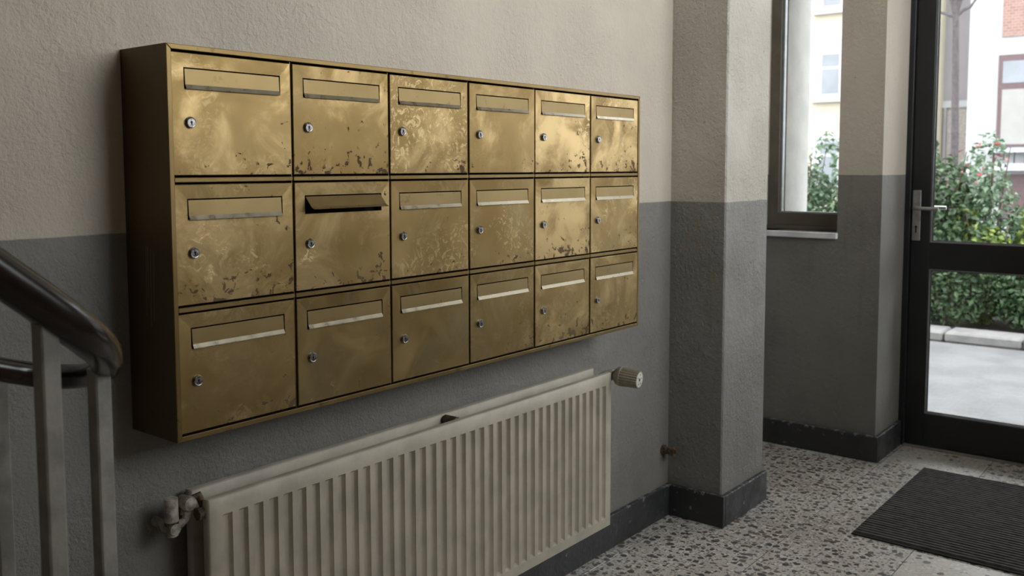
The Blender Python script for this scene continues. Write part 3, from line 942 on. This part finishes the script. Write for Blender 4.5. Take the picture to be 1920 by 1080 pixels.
# slim street tree
XT = 15.0
tb = at(1790, 300, 0, XT); tt = at(1792, 20, 0, XT)
tr = thing('street_tree', (XT, tb.y, ZG-.02)); tag(tr, 'slim straight tree trunk in front of the lilac house wall', 'tree')
M_BARK = plain('grey_bark', (.075, .062, .066), .85, var=.2)
hT = tt.z-ZG
bm = sweep(bmesh.new(), [(0, 0, 0), (.01, .01, hT*.5), (0, tt.y-tb.y, hT), (.02, tt.y-tb.y-.02, hT+1.4)], circ(.058, 10), scales=[1.15, 1, .85, .5])
trunk = obj('trunk', bm, M_BARK, tr, True)
top = Vector((0, tt.y-tb.y, hT))
for dy, dz in ((.24, .02), (-.20, .06), (.1, .5), (-.35, .7), (.4, .9)):
    bm = sweep(bmesh.new(), [top-Vector((0, 0, .08)), top+Vector((.02, dy*.55, dz-.04)), top+Vector((.05, dy, dz)), top+Vector((.08, dy*1.8, dz+.25))], circ(.028, 6), scales=[1.2, 1, .8, .4])
    obj('branch', bm, M_BARK, trunk, True)
leaves('foliage', 900, [((0, 0, hT+1.6), (.8, .9, .9))], .08, M_LEAF[0], tr)

# houses across the street
M_YEL = plain('cream_render', (.45, .405, .31), .9, var=.04, vscale=1)
M_LIL = plain('lilac_render', (.225, .208, .217), .9, var=.05, vscale=1)
M_WHT = plain('white_render', (.345, .345, .35), .9, var=.03, vscale=1)
M_WHITEFR = plain('white_window_paint', (.38, .38, .385), .6, var=.03)
M_BRNFR = plain('brown_window_paint', (.095, .055, .060), .5, var=.1)
M_HPANE = plain('house_pane', (.16, .175, .20), .12, 0, spec=.7, var=.1, vscale=1.5)
M_CURT = plain('curtain', (.27, .265, .25), .8, var=.03, vscale=5)
def brickm():
    t = NT('brick_facing'); p = t.pos()
    cb = t.node('ShaderNodeCombineXYZ'); q = t.sep(p); t.link(q[1], cb.inputs[0]); t.link(q[2], cb.inputs[1])
    b = t.node('ShaderNodeTexBrick'); t.link(cb.outputs[0], b.inputs['Vector'])
    b.inputs['Color1'].default_value = (.20, .105, .085, 1); b.inputs['Color2'].default_value = (.25, .145, .12, 1); b.inputs['Mortar'].default_value = (.28, .24, .22, 1)
    b.inputs['Scale'].default_value = 4.0; b.inputs['Mortar Size'].default_value = .02
    t.base(b.outputs['Color']); t.setp(rough=.9); return t.m
M_BRICK = brickm()
XH = 22.0
def hp_(px, py, x=XH): return at(px, py, 0, x)

ya = hp_(1757, 150).y
hA = thing('cream_house', (XH, ya+4, ZG-.02)); tag(hA, 'cream rendered house with white framed windows across the street', 'house')
def HA(lo, hi): return (lo[0]-XH, lo[1]-(ya+4), lo[2]-ZG+.02), (hi[0]-XH, hi[1]-(ya+4), hi[2]-ZG+.02)
def hbox(name, lo, hi, mat, par, conv, bev=0):
    a, b = conv(lo, hi); return obj(name, box(bmesh.new(), a, b, bev), mat, par)
hbox('wall', (XH, ya, ZG-.02), (XH+6, ya+12, 11), M_YEL, hA, HA)
hbox('roof', (XH-.4, ya, 11), (XH+6.4, ya+12.2, 11.4), M_BRNFR, hA, HA)
def house_window(y1, z0, z1, wd, par, conv, frm, nv=2, tr_frac=.36, sill=True):
    y0 = y1-wd
    f = hbox('window', (XH-.05, y0, z0), (XH+.05, y1, z1), frm, par, conv)
    zt = z1-(z1-z0)*tr_frac; e = .07
    for k in range(nv):
        a = y0+e+k*(wd-e)/nv; b = y0+(k+1)*(wd-e)/nv
        for q0, q1 in ((z0+e, zt-e/2), (zt+e/2, z1-e)):
            hbox('pane', (XH-.058, a, q0), (XH-.04, b, q1), M_HPANE, f, conv)
    if sill: hbox('sill', (XH-.16, y0-.16, z0-.14), (XH, y1+.16, z0), M_WHITEFR, par, conv)
    # raised surround
    for lo, hi in (((y0-.16, z0), (y0, z1)), ((y1, z0), (y1+.16, z1)), ((y0-.16, z1), (y1+.16, z1+.13))):
        hbox('surround', (XH-.07, lo[0], lo[1]), (XH, hi[0], hi[1]), M_WHITEFR, par, conv)
    return f
wy = hp_(1538, 100).y
z_t, z_b = hp_(1538, 98).z, hp_(1538, 182).z
z_b2 = hp_(1538, 18).z
fl_h = z_b2-z_b
for col_ in range(-1, 4):
    for rowi in range(-1, 4):
        y1 = wy-1.9+col_*1.95+1.9
        if y1-1.05 < ya+.3: continue
        zz0 = z_b+rowi*fl_h
        if zz0 < .2 or zz0 > 9.5: continue
        house_window(y1, zz0, zz0+(z_t-z_b), 1.05, hA, HA, M_WHITEFR)

yb = hp_(1815, 150).y
hL = thing('lilac_house', (XH+.6, (ya+yb)/2, ZG-.02)); tag(hL, 'narrow lilac grey house wall between cream and white houses', 'house')
def HL(lo, hi):
    o_ = (XH+.6, (ya+yb)/2, ZG-.02); return tuple(a-b for a, b in zip(lo, o_)), tuple(a-b for a, b in zip(hi, o_))
zs = hp_(1785, 186).z; zs2 = hp_(1785, 199).z
hbox('wall', (XH+.6, yb, zs), (XH+6, ya, 9.5), M_LIL, hL, HL)
hbox('base_course', (XH+.55, yb, zs2), (XH+6, ya, zs), M_WHT, hL, HL)
hbox('base_panel', (XH+.6, yb, ZG-.02), (XH+6, ya, zs2), plain('warm_panel', (.30, .27, .245), .9), hL, HL)
for yy in (yb+.04, ya-.10):
    hbox('pilaster', (XH+.52, yy, ZG), (XH+.6, yy+.06, zs2), M_LIL, hL, HL)

hB = thing('white_house', (XH, yb-4, ZG-.02)); tag(hB, 'white rendered house with brown windows and brick panel across the street', 'house')
def HB(lo, hi):
    o_ = (XH, yb-4, ZG-.02); return tuple(a-b for a, b in zip(lo, o_)), tuple(a-b for a, b in zip(hi, o_))
hbox('wall', (XH, yb-14, ZG-.02), (XH+6, yb, 9.5), M_WHT, hB, HB)
yw1 = hp_(1872, 150).y; zw1 = hp_(1872, 104).z; zw0 = hp_(1872, 276).z; zbk = hp_(1876, 70).z
for k in range(4):
    y1 = yw1-k*2.6
    f = hbox('window', (XH-.03, y1-1.55, zw0), (XH+.05, y1, zw1), M_BRNFR, hB, HB)
    zt = zw1-(zw1-zw0)*.34
    for a, b in ((y1-.09-.52, y1-.09), (y1-1.46, y1-.09-.62)):
        hbox('pane', (XH-.04, a, zt+.07), (XH-.02, b, zw1-.14), M_HPANE, f, HB)
        hbox('pane', (XH-.04, a, zw0+.06), (XH-.02, b, zt-.07), M_CURT, f, HB)
    hbox('brick_panel', (XH-.03, y1-1.62, zbk), (XH+.02, y1-.05, zbk+2.0), M_BRICK, hB, HB)
    hbox('ledge', (XH-.30, y1-1.75, zw0-.12), (XH, y1+.12, zw0-.02), plain('blue_grey_ledge', (.40, .46, .50), .5), hB, HB)
    hbox('lower_ledge', (XH-.34, y1-1.75, zw0-.52), (XH, y1+.10, zw0-.36), M_WHITEFR, hB, HB)
    for q in range(9):
        hbox('rod', (XH-.28, y1-1.7+q*.21, zw0-.36), (XH-.255, y1-1.675+q*.21, zw0-.12), M_IRON, hB, HB)
    hbox('basement_window', (XH-.02, y1-1.5, .25), (XH+.02, y1-.1, zw0-.6), M_BRNFR, hB, HB)
